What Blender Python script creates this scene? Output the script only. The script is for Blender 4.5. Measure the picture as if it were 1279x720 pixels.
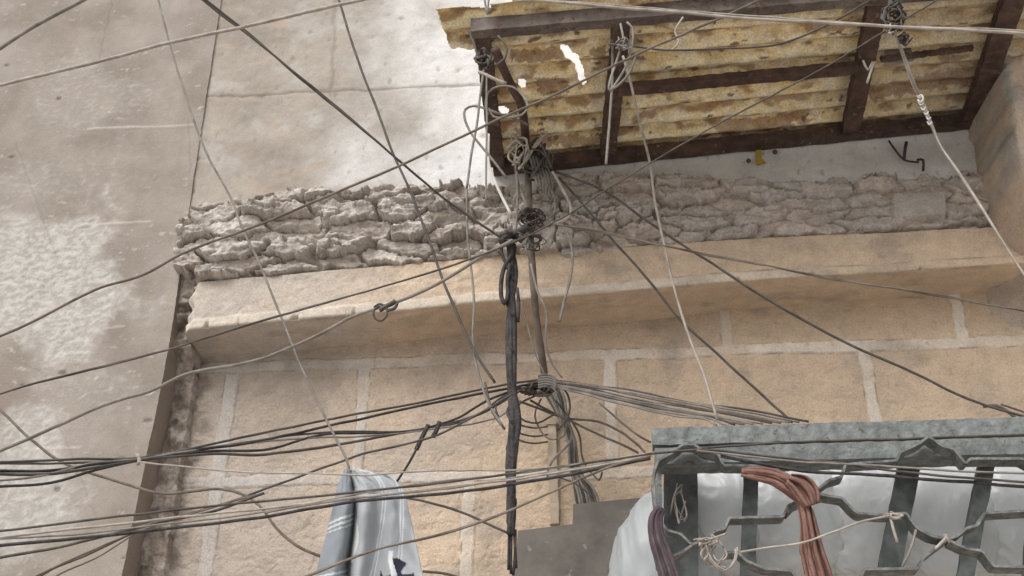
import bpy, math, random
import numpy as np
from mathutils import Vector, Matrix

# ------------------------------------------------------------------ camera, sky, sun
for o in list(bpy.data.objects): bpy.data.objects.remove(o)
S = bpy.context.scene
COL = S.collection
rnd = random.Random(7)
TH, PS, RO, FP = math.radians(29.8), math.radians(5.3), math.radians(.45), 1466.0
F_ = np.array([-math.sin(PS)*math.cos(TH), math.cos(PS)*math.cos(TH), math.sin(TH)])
R0 = np.array([math.cos(PS), math.sin(PS), 0]); U0 = np.cross(R0, F_)
R_ = R0*math.cos(RO) + U0*math.sin(RO); U_ = U0*math.cos(RO) - R0*math.sin(RO)
CAM = np.array([0.4, -4.6, 1.6])

def at(x, y, Y):
    """photo coordinates -> the point on the upright plane at depth Y"""
    d = F_*FP + R_*(x-639.5) - U_*(y-360)
    return CAM + d*((Y-CAM[1])/d[1])

def proj(P):
    v = P - CAM; z = v@F_
    return 639.5 + FP*(v@R_)/z, 360 - FP*(v@U_)/z

cd = bpy.data.cameras.new('camera'); cam = bpy.data.objects.new('camera', cd); COL.objects.link(cam)
cd.sensor_width = 36; cd.lens = 36*FP/1279; cd.clip_end = 500; cd.clip_start = .05
cam.matrix_world = Matrix(((R_[0], U_[0], -F_[0], CAM[0]), (R_[1], U_[1], -F_[1], CAM[1]),
                           (R_[2], U_[2], -F_[2], CAM[2]), (0, 0, 0, 1)))
S.camera = cam
S.render.resolution_x = 1024; S.render.resolution_y = 576

SUN_EL, SUN_AZ = math.radians(50), math.radians(210)     # azimuth measured from +Y clockwise; light comes over the camera
w = bpy.data.worlds.new('World'); S.world = w; w.use_nodes = True
nt = w.node_tree; nt.nodes.clear()
sky = nt.nodes.new('ShaderNodeTexSky'); sky.sky_type = 'NISHITA'; sky.sun_disc = False
sky.sun_elevation = SUN_EL; sky.sun_rotation = SUN_AZ; sky.air_density = 1; sky.dust_density = 6; sky.ozone_density = 1
hs = nt.nodes.new('ShaderNodeHueSaturation'); hs.inputs['Saturation'].default_value = .18
bg = nt.nodes.new('ShaderNodeBackground'); bg.inputs['Strength'].default_value = .145
wo = nt.nodes.new('ShaderNodeOutputWorld')
nt.links.new(sky.outputs[0], hs.inputs['Color']); nt.links.new(hs.outputs[0], bg.inputs['Color']); nt.links.new(bg.outputs[0], wo.inputs[0])
sd = bpy.data.lights.new('sun', 'SUN'); sd.energy = 1.0; sd.angle = math.radians(50); sd.color = (1, .965, .92)
sun = bpy.data.objects.new('sun', sd); COL.objects.link(sun)
sdir = Vector((math.sin(SUN_AZ)*math.cos(SUN_EL), math.cos(SUN_AZ)*math.cos(SUN_EL), math.sin(SUN_EL)))
sun.rotation_euler = sdir.to_track_quat('Z', 'Y').to_euler(); sun.location = (0, -6, 12)
S.view_settings.view_transform = 'Standard'; S.view_settings.look = 'None'
S.view_settings.exposure = 0.37; S.view_settings.gamma = 1

# ------------------------------------------------------------------ numeric noise
def _h(i, j, s):
    n = (i.astype(np.int64)*374761393 + j.astype(np.int64)*668265263 + s*1442695041) & 0x7fffffff
    n = ((n ^ (n >> 13))*1274126177) & 0x7fffffff
    n = n ^ (n >> 16)
    return (n & 0xffff)/65535.0
def vn(x, y, s=0):
    xi, yi = np.floor(x), np.floor(y); fx, fy = x-xi, y-yi
    ux, uy = fx*fx*fx*(fx*(fx*6-15)+10), fy*fy*fy*(fy*(fy*6-15)+10)
    def g(a, b, dx, dy):
        t = _h(xi+a, yi+b, s)*6.28318
        return np.cos(t)*dx + np.sin(t)*dy
    a = g(0, 0, fx, fy); b = g(1, 0, fx-1, fy); c = g(0, 1, fx, fy-1); d = g(1, 1, fx-1, fy-1)
    return (a*(1-ux)+b*ux)*(1-uy) + (c*(1-ux)+d*ux)*uy          # about -0.7..0.7
def fbm(x, y, o=4, s=0, g=.5):
    v = 0; a = 1; n = 0
    for k in range(o):
        v = v + a*vn(x*2**k, y*2**k, s+k*17); n += a; a *= g
    return v/n*1.6
def voro(x, y, s=0):
    xi, yi = np.floor(x), np.floor(y)
    f1 = np.full(x.shape, 9.); f2 = np.full(x.shape, 9.); idc = np.zeros(x.shape)
    for a in (-1, 0, 1):
        for b in (-1, 0, 1):
            px = xi+a+.12+.76*_h(xi+a, yi+b, s); py = yi+b+.12+.76*_h(xi+a, yi+b, s+5)
            d = np.hypot(px-x, py-y); cid = _h(xi+a, yi+b, s+9)
            nw = d < f1
            f2 = np.where(nw, f1, np.minimum(f2, d)); idc = np.where(nw, cid, idc); f1 = np.where(nw, d, f1)
    return f1, f2, idc
def sm(a, b, x):
    t = np.clip((x-a)/(b-a), 0, 1); return t*t*(3-2*t)
def mixc(a, b, t): return np.asarray(a)*(1-t[..., None]) + np.asarray(b)*t[..., None]

# ------------------------------------------------------------------ materials
def mat(name, c1, c2=None, scale=8, rough=.8, bump=.3, bscale=60, metal=0, attr=False, detail=.25, dist=0, trans=0, chip=None, spec=.3, bdist=.004, stretch=(1, 1, 1)):
    m = bpy.data.materials.new(name); m.use_nodes = True; n = m.node_tree; N = n.nodes; L = n.links
    p = N['Principled BSDF']; p.inputs['Roughness'].default_value = rough; p.inputs['Metallic'].default_value = metal
    p.inputs['Specular IOR Level'].default_value = spec
    g = N.new('ShaderNodeNewGeometry')
    mp = N.new('ShaderNodeMapping'); mp.inputs['Scale'].default_value = stretch; L.new(g.outputs['Position'], mp.inputs[0])
    t = N.new('ShaderNodeTexNoise'); t.inputs['Scale'].default_value = scale; t.inputs['Detail'].default_value = 8; t.inputs['Roughness'].default_value = .65
    L.new(mp.outputs[0], t.inputs['Vector'])
    r = N.new('ShaderNodeMapRange'); r.inputs[1].default_value = .35; r.inputs[2].default_value = .65; L.new(t.outputs[0], r.inputs[0])
    if attr:
        a = N.new('ShaderNodeAttribute'); a.attribute_name = 'col'
        mr = N.new('ShaderNodeMapRange'); mr.inputs[3].default_value = 1-detail; mr.inputs[4].default_value = 1+detail*.6
        t2 = N.new('ShaderNodeTexNoise'); t2.inputs['Scale'].default_value = 130; t2.inputs['Detail'].default_value = 5; L.new(mp.outputs[0], t2.inputs['Vector'])
        md = N.new('ShaderNodeMath'); md.operation = 'ADD'; L.new(t.outputs[0], md.inputs[0]); L.new(t2.outputs[0], md.inputs[1])
        mr.inputs[1].default_value = .7; mr.inputs[2].default_value = 1.3; L.new(md.outputs[0], mr.inputs[0])
        vm = N.new('ShaderNodeVectorMath'); vm.operation = 'SCALE'; L.new(a.outputs['Color'], vm.inputs[0]); L.new(mr.outputs[0], vm.inputs['Scale'])
        L.new(vm.outputs[0], p.inputs['Base Color'])
    else:
        mx = N.new('ShaderNodeMix'); mx.data_type = 'RGBA'; L.new(r.outputs[0], mx.inputs[0])
        mx.inputs[6].default_value = (*c1, 1); mx.inputs[7].default_value = (*(c2 or c1), 1); 
        out = mx.outputs[2]
        if chip:
            tc = N.new('ShaderNodeTexNoise'); tc.inputs['Scale'].default_value = chip[3]; tc.inputs['Detail'].default_value = 7; tc.inputs['Roughness'].default_value = .7; L.new(mp.outputs[0], tc.inputs['Vector'])
            rc = N.new('ShaderNodeMapRange'); rc.inputs[1].default_value = chip[4]; rc.inputs[2].default_value = chip[4]+.03; L.new(tc.outputs[0], rc.inputs[0])
            m2 = N.new('ShaderNodeMix'); m2.data_type = 'RGBA'; L.new(rc.outputs[0], m2.inputs[0]); L.new(out, m2.inputs[6]); m2.inputs[7].default_value = (*chip[:3], 1); out = m2.outputs[2]
        L.new(out, p.inputs['Base Color'])
    if bump:
        b = N.new('ShaderNodeBump'); b.inputs['Strength'].default_value = bump; b.inputs['Distance'].default_value = bdist
        t3 = N.new('ShaderNodeTexNoise'); t3.inputs['Scale'].default_value = bscale; t3.inputs['Detail'].default_value = 6; t3.inputs['Distortion'].default_value = dist
        L.new(mp.outputs[0], t3.inputs['Vector']); L.new(t3.outputs[0], b.inputs['Height']); L.new(b.outputs[0], p.inputs['Normal'])
    if trans: p.inputs['Transmission Weight'].default_value = trans
    return m

M = {}
M['wall'] = mat('stone_blocks', (1, 1, 1), attr=True, bump=.9, bscale=95, dist=1.0, detail=.24, scale=14, bdist=.005, rough=.92)
M['plaster'] = mat('plaster', (1, 1, 1), attr=True, bump=.4, bscale=80, dist=.8, detail=.16, scale=10, bdist=.004, rough=.9)
M['rubble'] = mat('rubble', (1, 1, 1), attr=True, bump=.8, bscale=60, dist=.6, detail=.32, scale=25, bdist=.009, rough=.95)
M['sheet'] = mat('rusty_sheet', (1, 1, 1), attr=True, bump=.6, bscale=60, detail=.4, scale=20, rough=.85)
M['iron'] = mat('rusted_iron', (.045, .03, .025), (.12, .075, .06), 14, .8, .8, 50, bdist=.008, chip=(.22, .17, .14, 35, .62))
M['iron_grey'] = mat('rusted_iron_pale', (.07, .055, .05), (.2, .17, .15), 9, .8, .8, 50, bdist=.008, chip=(.10, .06, .045, 25, .56))
M['black'] = mat('black_rubber', (.02, .018, .02), (.065, .058, .058), 25, .7, .9, 90, bdist=.006)
M['dark'] = mat('dusty_dark_cable', (.05, .043, .038), (.11, .095, .082), 18, .7, .3, 150)
M['brown'] = mat('dusty_brown_cable', (.10, .078, .062), (.20, .165, .135), 18, .75, .3, 150)
M['grey'] = mat('dusty_grey_cable', (.15, .135, .12), (.27, .25, .225), 18, .75, .3, 150)
M['pale'] = mat('pale_cable', (.25, .22, .19), (.43, .385, .34), 18, .7, .3, 150)
M['white'] = mat('white_cable', (.55, .53, .5), (.7, .68, .64), 18, .6, .2, 150)
M['paint'] = mat('grey_green_paint', (.11, .12, .12), (.225, .24, .235), 22, .75, .9, 45, bdist=.008, chip=(.10, .075, .06, 28, .60))
M['paint_dark'] = mat('dark_paint', (.05, .058, .058), (.13, .14, .138), 14, .7, .7, 60)
M['bar'] = mat('bar_paint', (.08, .088, .087), (.22, .23, .225), 35, .6, .8, 70, bdist=.006, chip=(.13, .085, .06, 40, .58))
M['plate'] = mat('grey_brown_sheet', (.095, .085, .075), (.175, .155, .135), 5, .65, .35, 18, bdist=.01, chip=(.22, .2, .175, 16, .64))
M['trunk'] = mat('trunking_plastic', (.42, .33, .25), (.5, .42, .33), 10, .7, .2, 60)
M['red'] = mat('red_brown_cloth', (.15, .08, .064), (.235, .135, .11), 20, .95, .6, 160, bdist=.006)
M['purple'] = mat('purple_cloth', (.06, .045, .055), (.12, .09, .1), 20, .95, .5, 260)
M['yellow'] = mat('yellow_tag', (.45, .33, .04), (.35, .26, .06), 20, .6, .1, 100)
M['patch'] = mat('patch', (.30, .26, .23), (.38, .34, .3), 12, .8, .3, 60)
M['ground'] = mat('ground_concrete', (.36, .33, .30), (.45, .42, .38), 1.5, .9, .4, 30)
M['dark_wood'] = mat('dark_board', (.03, .032, .03), (.07, .072, .07), 12, .8, .4, 50)
def plastic(name, alpha, tint):
    m = bpy.data.materials.new(name); m.use_nodes = True; N = m.node_tree.nodes; L = m.node_tree.links
    p = N['Principled BSDF']; p.inputs['Base Color'].default_value = (*tint, 1); p.inputs['Roughness'].default_value = .36; p.inputs['Alpha'].default_value = alpha
    p.inputs['Specular IOR Level'].default_value = .5
    b = N.new('ShaderNodeBump'); b.inputs['Strength'].default_value = .3; b.inputs['Distance'].default_value = .016
    g = N.new('ShaderNodeNewGeometry'); mp = N.new('ShaderNodeMapping'); mp.inputs['Scale'].default_value = (2, 2, 1); L.new(g.outputs['Position'], mp.inputs[0])
    t = N.new('ShaderNodeTexNoise'); t.inputs['Scale'].default_value = 5; t.inputs['Detail'].default_value = 7; t.inputs['Distortion'].default_value = 2.5
    L.new(mp.outputs[0], t.inputs['Vector']); L.new(t.outputs[0], b.inputs['Height']); L.new(b.outputs[0], p.inputs['Normal'])
    return m
M['sack'] = plastic('white_plastic', 1, (.46, .48, .485))
M['bag'] = plastic('clear_plastic', .55, (.46, .50, .52))
# striped towel: stripes follow the uv of the cloth
def towel_mat():
    m = bpy.data.materials.new('towel_fabric'); m.use_nodes = True; N = m.node_tree.nodes; L = m.node_tree.links
    p = N['Principled BSDF']; p.inputs['Roughness'].default_value = .95; p.inputs['Specular IOR Level'].default_value = .1
    a = N.new('ShaderNodeAttribute'); a.attribute_name = 'col'; L.new(a.outputs['Color'], p.inputs['Base Color'])
    t = N.new('ShaderNodeTexNoise'); t.inputs['Scale'].default_value = 300; b = N.new('ShaderNodeBump'); b.inputs['Strength'].default_value = .5; b.inputs['Distance'].default_value = .002
    g = N.new('ShaderNodeNewGeometry'); L.new(g.outputs['Position'], t.inputs['Vector']); L.new(t.outputs[0], b.inputs['Height']); L.new(b.outputs[0], p.inputs['Normal'])
    return m
M['towel'] = towel_mat()

# ------------------------------------------------------------------ object helpers
BASE = {}
def thing(name, label, cat, loc=(0, 0, 0), group=None):
    o = bpy.data.objects.new(name, None); COL.objects.link(o); o.location = loc; o.empty_display_size = .1
    o['label'] = label; o['category'] = cat
    if group: o['group'] = group
    BASE[o] = np.array(loc, float)
    return o
def obj(name, v, f, m, parent=None, label=None, cat=None, group=None, kind=None, col=None, smooth=True, base=None):
    v = np.asarray(v, float)
    if parent is not None: b = BASE[parent]
    else: b = np.array(base if base is not None else (v[:, 0].mean(), v[:, 1].mean(), v[:, 2].min()), float)
    me = bpy.data.meshes.new(name); me.from_pydata((v-b).tolist(), [], [tuple(int(i) for i in q) for q in f]); me.update()
    if smooth: me.polygons.foreach_set('use_smooth', [True]*len(me.polygons))
    if col is not None:
        ca = me.color_attributes.new('col', 'FLOAT_COLOR', 'POINT')
        ca.data.foreach_set('color', np.c_[np.clip(col, 0, 1), np.ones(len(v))].astype(np.float32).ravel())
    me.materials.append(M[m])
    o = bpy.data.objects.new(name, me); COL.objects.link(o)
    if parent is not None: o.parent = parent
    else: o.location = b
    BASE[o] = b
    if label: o['label'] = label
    if cat: o['category'] = cat
    if group: o['group'] = group
    if kind: o['kind'] = kind
    return o
class MB:
    def __init__(s): s.v = []; s.f = []
    def add(s, v, f):
        n = len(s.v); s.v += [tuple(map(float, p)) for p in v]; s.f += [tuple(i+n for i in q) for q in f]; return s
    def box(s, a, b):
        (x0, y0, z0), (x1, y1, z1) = a, b
        v = [(x0, y0, z0), (x1, y0, z0), (x1, y1, z0), (x0, y1, z0), (x0, y0, z1), (x1, y0, z1), (x1, y1, z1), (x0, y1, z1)]
        return s.add(v, [(0, 3, 2, 1), (4, 5, 6, 7), (0, 1, 5, 4), (1, 2, 6, 5), (2, 3, 7, 6), (3, 0, 4, 7)])
    def beam(s, p, q, wx, wz, up=(0, 0, 1), n=14, j=.0015):
        """a bar from p to q of section wx (sideways) by wz (along up), with slightly uneven edges"""
        p, q = np.array(p, float), np.array(q, float); d = (q-p)/np.linalg.norm(q-p)
        u = np.array(up, float); sx = np.cross(d, u); sx /= np.linalg.norm(sx); u = np.cross(sx, d)
        V = []; Fc = []
        for i in range(n+1):
            c = p+(q-p)*i/n
            for a, b in ((-1, -1), (1, -1), (1, 1), (-1, 1)):
                V.append(c+sx*(a*wx/2+rnd.uniform(-j, j))+u*(b*wz/2+rnd.uniform(-j, j)))
        for i in range(n):
            for k in range(4):
                a = i*4+k; b = i*4+(k+1) % 4; Fc.append((a, b, b+4, a+4))
        Fc += [(3, 2, 1, 0), (n*4, n*4+1, n*4+2, n*4+3)]
        return s.add(V, Fc)
    def tube(s, pts, r, sides=6, taper=None):
        pts = np.asarray(pts, float); n = len(pts)
        t = np.gradient(pts, axis=0); t /= np.linalg.norm(t, axis=1)[:, None]+1e-9
        up = np.array([.13, 1, .21]); V = []; Fc = []
        for i in range(n):
            a = np.cross(t[i], up); a /= np.linalg.norm(a)+1e-9; b = np.cross(t[i], a)
            rr = r[i] if hasattr(r, '__len__') else r
            for k in range(sides):
                an = 2*math.pi*k/sides; V.append(pts[i]+rr*(math.cos(an)*a+math.sin(an)*b))
        for i in range(n-1):
            for k in range(sides):
                a = i*sides+k; b = i*sides+(k+1) % sides; Fc.append((a, a+sides, b+sides, b))
        Fc += [tuple(range(sides)), tuple(range(n*sides-1, (n-1)*sides-1, -1))]
        return s.add(V, Fc)
    def build(s, name, m, parent=None, **k): return obj(name, s.v, s.f, m, parent, **k)

def spline(P, step=.02, closed=False):
    P = np.asarray(P, float)
    if len(P) == 2: n = max(2, int(np.linalg.norm(P[1]-P[0])/step)); return P[0]+(P[1]-P[0])*np.linspace(0, 1, n+1)[:, None]
    Q = np.vstack([2*P[0]-P[1], P, 2*P[-1]-P[-2]]); out = []
    for i in range(1, len(Q)-2):
        a, b, c, d = Q[i-1], Q[i], Q[i+1], Q[i+2]
        n = max(2, int(np.linalg.norm(c-b)/step)); t = np.linspace(0, 1, n, endpoint=False)[:, None]
        # centripetal-like damping keeps long spans calm
        L1, L2, L0 = np.linalg.norm(c-b), np.linalg.norm(d-c), np.linalg.norm(b-a)
        m1 = (c-a)*L1/(L1+L0+1e-9); m2 = (d-b)*L1/(L1+L2+1e-9)
        out.append((2*t**3-3*t**2+1)*b+(t**3-2*t**2+t)*m1+(-2*t**3+3*t**2)*c+(t**3-t**2)*m2)
    out.append(P[-1:]); return np.vstack(out)

def strand(mb, pts, w, Y=None, strands=1, wob=.8, seg=.02, sep=.9):
    """pts: (x, y[, Y]) photo points, w: thickness in photo pixels"""
    P3 = np.array([at(p[0], p[1], p[2] if len(p) > 2 else Y) for p in pts])
    C = spline(P3, seg); n = len(C); dist = np.linalg.norm(C-CAM, axis=1).mean(); px = dist/FP
    s = np.linspace(0, np.linalg.norm(np.diff(C, axis=0), axis=1).sum(), n); sd_ = rnd.randint(0, 9999)
    wx = vn(s*3+.37, s*0+.5, sd_)*wob*2*px; wz = vn(s*3+.11, s*0+1.5, sd_+3)*wob*2*px
    fine = vn(s*11+.4, s*0+.5, sd_+7)*1.1*px*min(1, wob+.1)
    e = np.minimum(1, np.minimum(s, s[-1]-s)/.1)
    C = C+np.c_[wx*.6*e, wx*e, (wz+fine)*e]
    r = w*px/2
    if strands == 1: mb.tube(C, r*(1+.12*vn(s*9, s*0+.3, sd_+5)), 7)
    else:
        ph = rnd.uniform(0, 6)
        for k in range(strands):
            a = ph+2*math.pi*k/strands+s*(6+rnd.uniform(-2, 2)); rr = r*.62
            mb.tube(C+np.c_[np.cos(a)*rr*sep, np.sin(a)*rr*sep, np.sin(a+1)*rr*sep], rr, 6)
    return C
NW = [0]
def wire(name, label, cat, m, pts, w, Y=None, group=None, strands=1, extra=(), **k):
    mb = MB(); strand(mb, pts, w, Y, strands, **k)
    for e in extra: strand(mb, e[1], e[0], Y, 1, **k)
    NW[0] += 1
    return mb.build(name, m, label=label, cat=cat, group=group)

# ------------------------------------------------------------------ ground
X, Yg = np.meshgrid([-200, -40, -10, -5, 0, 5, 10, 40, 200], [-200, -40, -10, -5, 0, 5, 10, 40, 200])
gv = np.c_[X.ravel(), Yg.ravel(), np.zeros(X.size)]
gf = [(r*9+c, r*9+c+1, (r+1)*9+c+1, (r+1)*9+c) for r in range(8) for c in range(8)]
obj('ground', gv, gf, 'ground', kind='structure', base=(0, 0, 0), smooth=False)

# ------------------------------------------------------------------ building helpers
def axis(a, b, fa, fb, res, coarse=.15):
    return np.concatenate([np.arange(a, fa-1e-6, coarse) if a < fa else [], np.arange(fa, fb, res),
                           np.array([fb]) if b <= fb else np.append(np.arange(fb, b-.05, coarse), b)])
def gridf(nr, nc, flip=False):
    i = np.arange(nr-1)[:, None]*nc+np.arange(nc-1)[None, :]; i = i.ravel()
    q = np.c_[i, i+1, i+nc+1, i+nc]
    return q[:, ::-1] if flip else q
def relief(name, xs, zs, fn, m, parent, back, lean=None, side=None, **k):
    """an upright slab facing -Y: fn(X, Z) gives the depth of its face and its own colour"""
    X, Z = np.meshgrid(xs, zs)
    if lean is not None: X = lean(X, Z)
    Yv, C = fn(X, Z)
    nr, nc = X.shape; v = np.c_[X.ravel(), Yv.ravel(), Z.ravel()]; f = gridf(nr, nc).tolist(); c = C.reshape(-1, 3)
    # returns to the back on all four sides, then the back face
    ring = list(range(nc))+[r*nc+nc-1 for r in range(1, nr)]+[(nr-1)*nc+q for q in range(nc-2, -1, -1)]+[r*nc for r in range(nr-2, 0, -1)]
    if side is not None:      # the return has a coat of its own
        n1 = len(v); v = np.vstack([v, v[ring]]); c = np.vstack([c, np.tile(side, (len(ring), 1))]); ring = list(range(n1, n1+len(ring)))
    n0 = len(v); bv = v[ring].copy(); bv[:, 1] = back; v = np.vstack([v, bv]); c = np.vstack([c, c[ring]]); K = len(ring)
    for i in range(K):
        a, b = ring[i], ring[(i+1) % K]; f.append((b, a, n0+i, n0+(i+1) % K))
    return obj(name, v, f, m, parent, col=c, **k)

PEACH = (.60, .47, .345); PEACH2 = (.515, .405, .305); GREYP = (.36, .325, .295); MORT = (.68, .61, .53)

building = thing('stone_building', 'peach stone block building with broken masonry band, cornice and white plastered upper wall', 'building', (.4, .2, 0))

# ---- block wall under the cornice
ZL = [3.893, 3.35, 2.83, 2.31, 1.79, 1.27, .75, .23]
VX = {0: [.915, 1.905], 1: [-.675, .40, 1.488, 2.5], 2: [-.20, .98, 2.0], 3: [-.7, .42, 1.5]}
def f_wall(X, Z):
    wx = X+.010*vn(X*9, Z*9, 3); wz = Z+.012*vn(X*5, Z*5, 4)+.006*vn(X*22, Z*22, 14)
    m = np.zeros_like(X)
    wd = .026+.006*vn(X*4, Z*4, 6)
    for z in ZL: m = np.maximum(m, 1-sm(wd-.006, wd+.003, np.abs(wz-z)))
    soil = sm(-1.33, -1.40, X+.04*fbm(X*6, Z*9, 3, 33)); zz = [9]+ZL
    for i in range(len(zz)-1):
        ins = (Z < zz[i]) & (Z > zz[i+1])
        for x in VX[i % 4]:
            m = np.maximum(m, ins*(1-sm(wd-.004, wd+.003, np.abs(wx-x))))
    m = np.maximum(m, (1-sm(.028, .036, np.abs(wx+1.275)))*(Z < 3.86))            # band up the left edge
    worn = sm(-.25, .2, fbm(X*3, Z*3, 3, 31)); m = m*(.78+.22*worn)
    # stippled render on the blocks
    a = fbm(X*30+1.4*vn(X*18, Z*18, 40), Z*46+1.4*vn(X*18, Z*18, 41), 3, 20)
    st = np.abs(a); st = 1-sm(0, .5, st)
    h = (1-m)*(.0042*a+.0015*st+.006*fbm(X*5, Z*5, 3, 60))+m*(.006+.0012*a)
    h = h-.004*((m > .02) & (m < .5))
    px, py = proj(np.stack([X, X*0, Z], -1))
    g = sm(700, 300, px+160*fbm(X*1.5, Z*1.5, 3, 70))                              # soot-greyed towards the left end
    t = sm(-.35, .35, fbm(X*2.2, Z*2.2, 4, 80))
    c = mixc(PEACH, PEACH2, t); c = mixc(c, GREYP, g*.72)
    c = mixc(c, mixc(MORT, (.46, .43, .40), g), m*(.72+.26*worn)); c = mixc(c, (.22, .18, .15), sm(.0, .25, m)*sm(.8, .4, m)*sm(-.15, .3, fbm(X*7, Z*7, 3, 37))*.8)
    ds = sm(.12, .42, fbm(X*2.6+4, Z*3.5, 4, 90)); c = mixc(c, (.31, .265, .225), ds*.45)
    spot = sm(.42, .5, vn(X*26, Z*26, 91)); c = mixc(c, (.26, .21, .17), spot*.3)
    c = mixc(c, (.21, .175, .15), soil*sm(-.3, .4, fbm(X*9, Z*14, 4, 34))*.8)
    return -h+.02*soil*fbm(X*14, Z*14, 4, 35), c
relief('block_wall', axis(-1.455, 4.6, -1.455, 2.25, .0055), axis(0, 4.17, 2.75, 4.17, .0055), f_wall, 'wall', building, .3)

# ---- upper wall (white plaster to the right, bare towards the left)
def lineseg(px, py, a, b, wd=1.2):
    ax, ay = a; bx, by = b; dx, dy = bx-ax, by-ay; L = dx*dx+dy*dy
    t = np.clip(((px-ax)*dx+(py-ay)*dy)/L, 0, 1); d = np.hypot(px-ax-t*dx, py-ay-t*dy)
    return 1-sm(wd*.5, wd*1.6, d)
UY = -.19
def f_upper(X, Z):
    px, py = proj(np.stack([X, X*0+UY, Z], -1))
    n = fbm(X*3, Z*3, 5, 100)
    wob = 3*vn(X*6, Z*6, 101)+1.5*vn(X*25, Z*25, 102)
    cr = np.maximum.reduce([lineseg(px, py+wob, (250, 122), (470, 112)), lineseg(px, py+wob*.4, (470, 112), (610, 105)),
                            lineseg(px+wob*2, py, (418, 0), (413, 118), 2.2)*.6, lineseg(px, py+wob, (250, -95), (620, -110))])
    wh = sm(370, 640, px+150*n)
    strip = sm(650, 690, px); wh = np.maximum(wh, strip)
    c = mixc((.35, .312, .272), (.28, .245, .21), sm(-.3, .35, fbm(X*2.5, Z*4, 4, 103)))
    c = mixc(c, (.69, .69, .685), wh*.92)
    c = mixc(c, (.50, .49, .47), sm(.1, .4, fbm(X*5, Z*5, 4, 104))*.28)
    brown = sm(.15, .4, fbm(X*4, Z*9, 4, 105))*sm(470, 380, px); c = mixc(c, (.37, .305, .25), brown*.75)
    low = sm(.10, .0, np.abs(Z-4.72)+.06*fbm(X*7, Z*7, 3, 106))*sm(690, 720, px)
    c = mixc(c, (.46, .44, .42), low*.5)
    c = mixc(c, (.16, .13, .11), cr*.6)
    pit = sm(.40, .5, vn(X*30, Z*17, 107)); c = mixc(c, (.25, .22, .19), pit*.5)
    h = .004*fbm(X*6, Z*6, 4, 108)+.002*fbm(X*30, Z*30, 2, 109)-.004*cr-.003*pit
    return UY-h, c
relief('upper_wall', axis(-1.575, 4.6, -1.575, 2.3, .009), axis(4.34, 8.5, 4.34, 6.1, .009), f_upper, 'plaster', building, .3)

# ---- cornice: a deep moulded ledge, softened at its lower edge
def cornice():
    # parameters along the section: (depth, how far down the face 0..1, kind)
    K0 = [(-.14, 1.0, 0), (-.226, 1.0, 0), (-.236, .97, 0), (-.238, .55, 0), (-.237, .22, 0), (-.246, .20, 0), (-.249, .18, 0), (-.250, .02, 0), (-.245, .0, 0),
          (-.20, 0, .30), (-.13, 0, .42), (-.07, 0, .62), (-.03, 0, .85), (.01, 0, 1.1)]
    P = []
    for i in range(len(K0)-1):
        a, b = np.array(K0[i]), np.array(K0[i+1]); n = max(2, int((abs(a[0]-b[0])+abs(a[1]-b[1])*.2+abs(a[2]-b[2])*.1)/.007))
        for k in range(n): P.append(a+(b-a)*k/n)
    P.append(np.array(K0[-1])); P = np.array(P)
    xs = np.arange(-1.455, 2.30, .0065); X, K = np.meshgrid(xs, np.arange(len(P)))
    zt = np.interp(X, [-1.45, 0, 1.1, 1.95], [4.205, 4.285, 4.318, 4.32]); zb = np.interp(X, [-1.45, 0, 1.08, 1.7, 2.1], [3.955, 4.045, 4.10, 4.115, 4.13])
    zw = np.interp(X, [-1.45, -.5, 1.25, 1.77, 2.1], [3.945, 3.985, 4.105, 4.12, 4.135])
    Y = P[K, 0]; Z = zb+(zt-zb)*P[K, 1]; Z = Z+(np.maximum(zw, zb-.02)-zb-.0)*P[K, 2]
    fz = P[K, 1]; s = K*.008
    a = fbm(X*26+1.2*vn(X*15, s*18, 209), s*44, 3, 200); face = (P[K, 2] == 0)*sm(-.22, -.235, Y)
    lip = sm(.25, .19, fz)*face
    Y = Y-(.0055*a*(1-.8*lip)+.006*fbm(X*3, s*3, 3, 202))*face
    nick = sm(.22, .40, fbm(X*9, X*0, 4, 201, .6))*sm(.10, .0, fz)*face
    nick = np.maximum(nick, sm(.34, .5, fbm(X*14+5, s*0, 4, 213, .6))*sm(.16, .0, fz)*face)
    Y = Y+.018*nick; Z = Z+.014*nick+.004*fbm(X*4, s*2, 4, 203)*(1-lip)+.003*fbm(X*3, X*0, 3, 204)
    endr = sm(-1.39, -1.455, X+.02*vn(K*.12, X*0, 211)); X = X+.03*endr*vn(Z*20, X*0, 205)+.02*endr*(1-sm(.4, .0, fz)*0)
    Y = Y+.035*endr*endr*sm(-.18, -.23, Y)
    g = sm(-.2, -1.1, X+.5*fbm(X*1.6, s*2, 3, 206))
    c = mixc(PEACH, PEACH2, sm(-.3, .3, fbm(X*3, s*5, 4, 207))); c = mixc(c, (.44, .405, .37), g*.75)
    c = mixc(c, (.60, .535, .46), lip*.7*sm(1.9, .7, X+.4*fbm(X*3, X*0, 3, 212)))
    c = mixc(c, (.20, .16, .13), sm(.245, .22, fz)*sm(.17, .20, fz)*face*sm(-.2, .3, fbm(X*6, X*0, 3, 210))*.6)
    c = mixc(c, (.29, .245, .205), sm(.1, .4, fbm(X*4, s*7, 4, 208))*.4)
    v = np.c_[X.ravel(), Y.ravel(), Z.ravel()]; nr, nc = X.shape
    f = gridf(nr, nc, True).tolist()
    for col_ in (0, nc-1):
        q = [r*nc+col_ for r in range(nr)]; f.append(tuple(q if col_ == 0 else q[::-1]))
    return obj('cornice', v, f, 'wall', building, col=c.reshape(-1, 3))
cornice()

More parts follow.
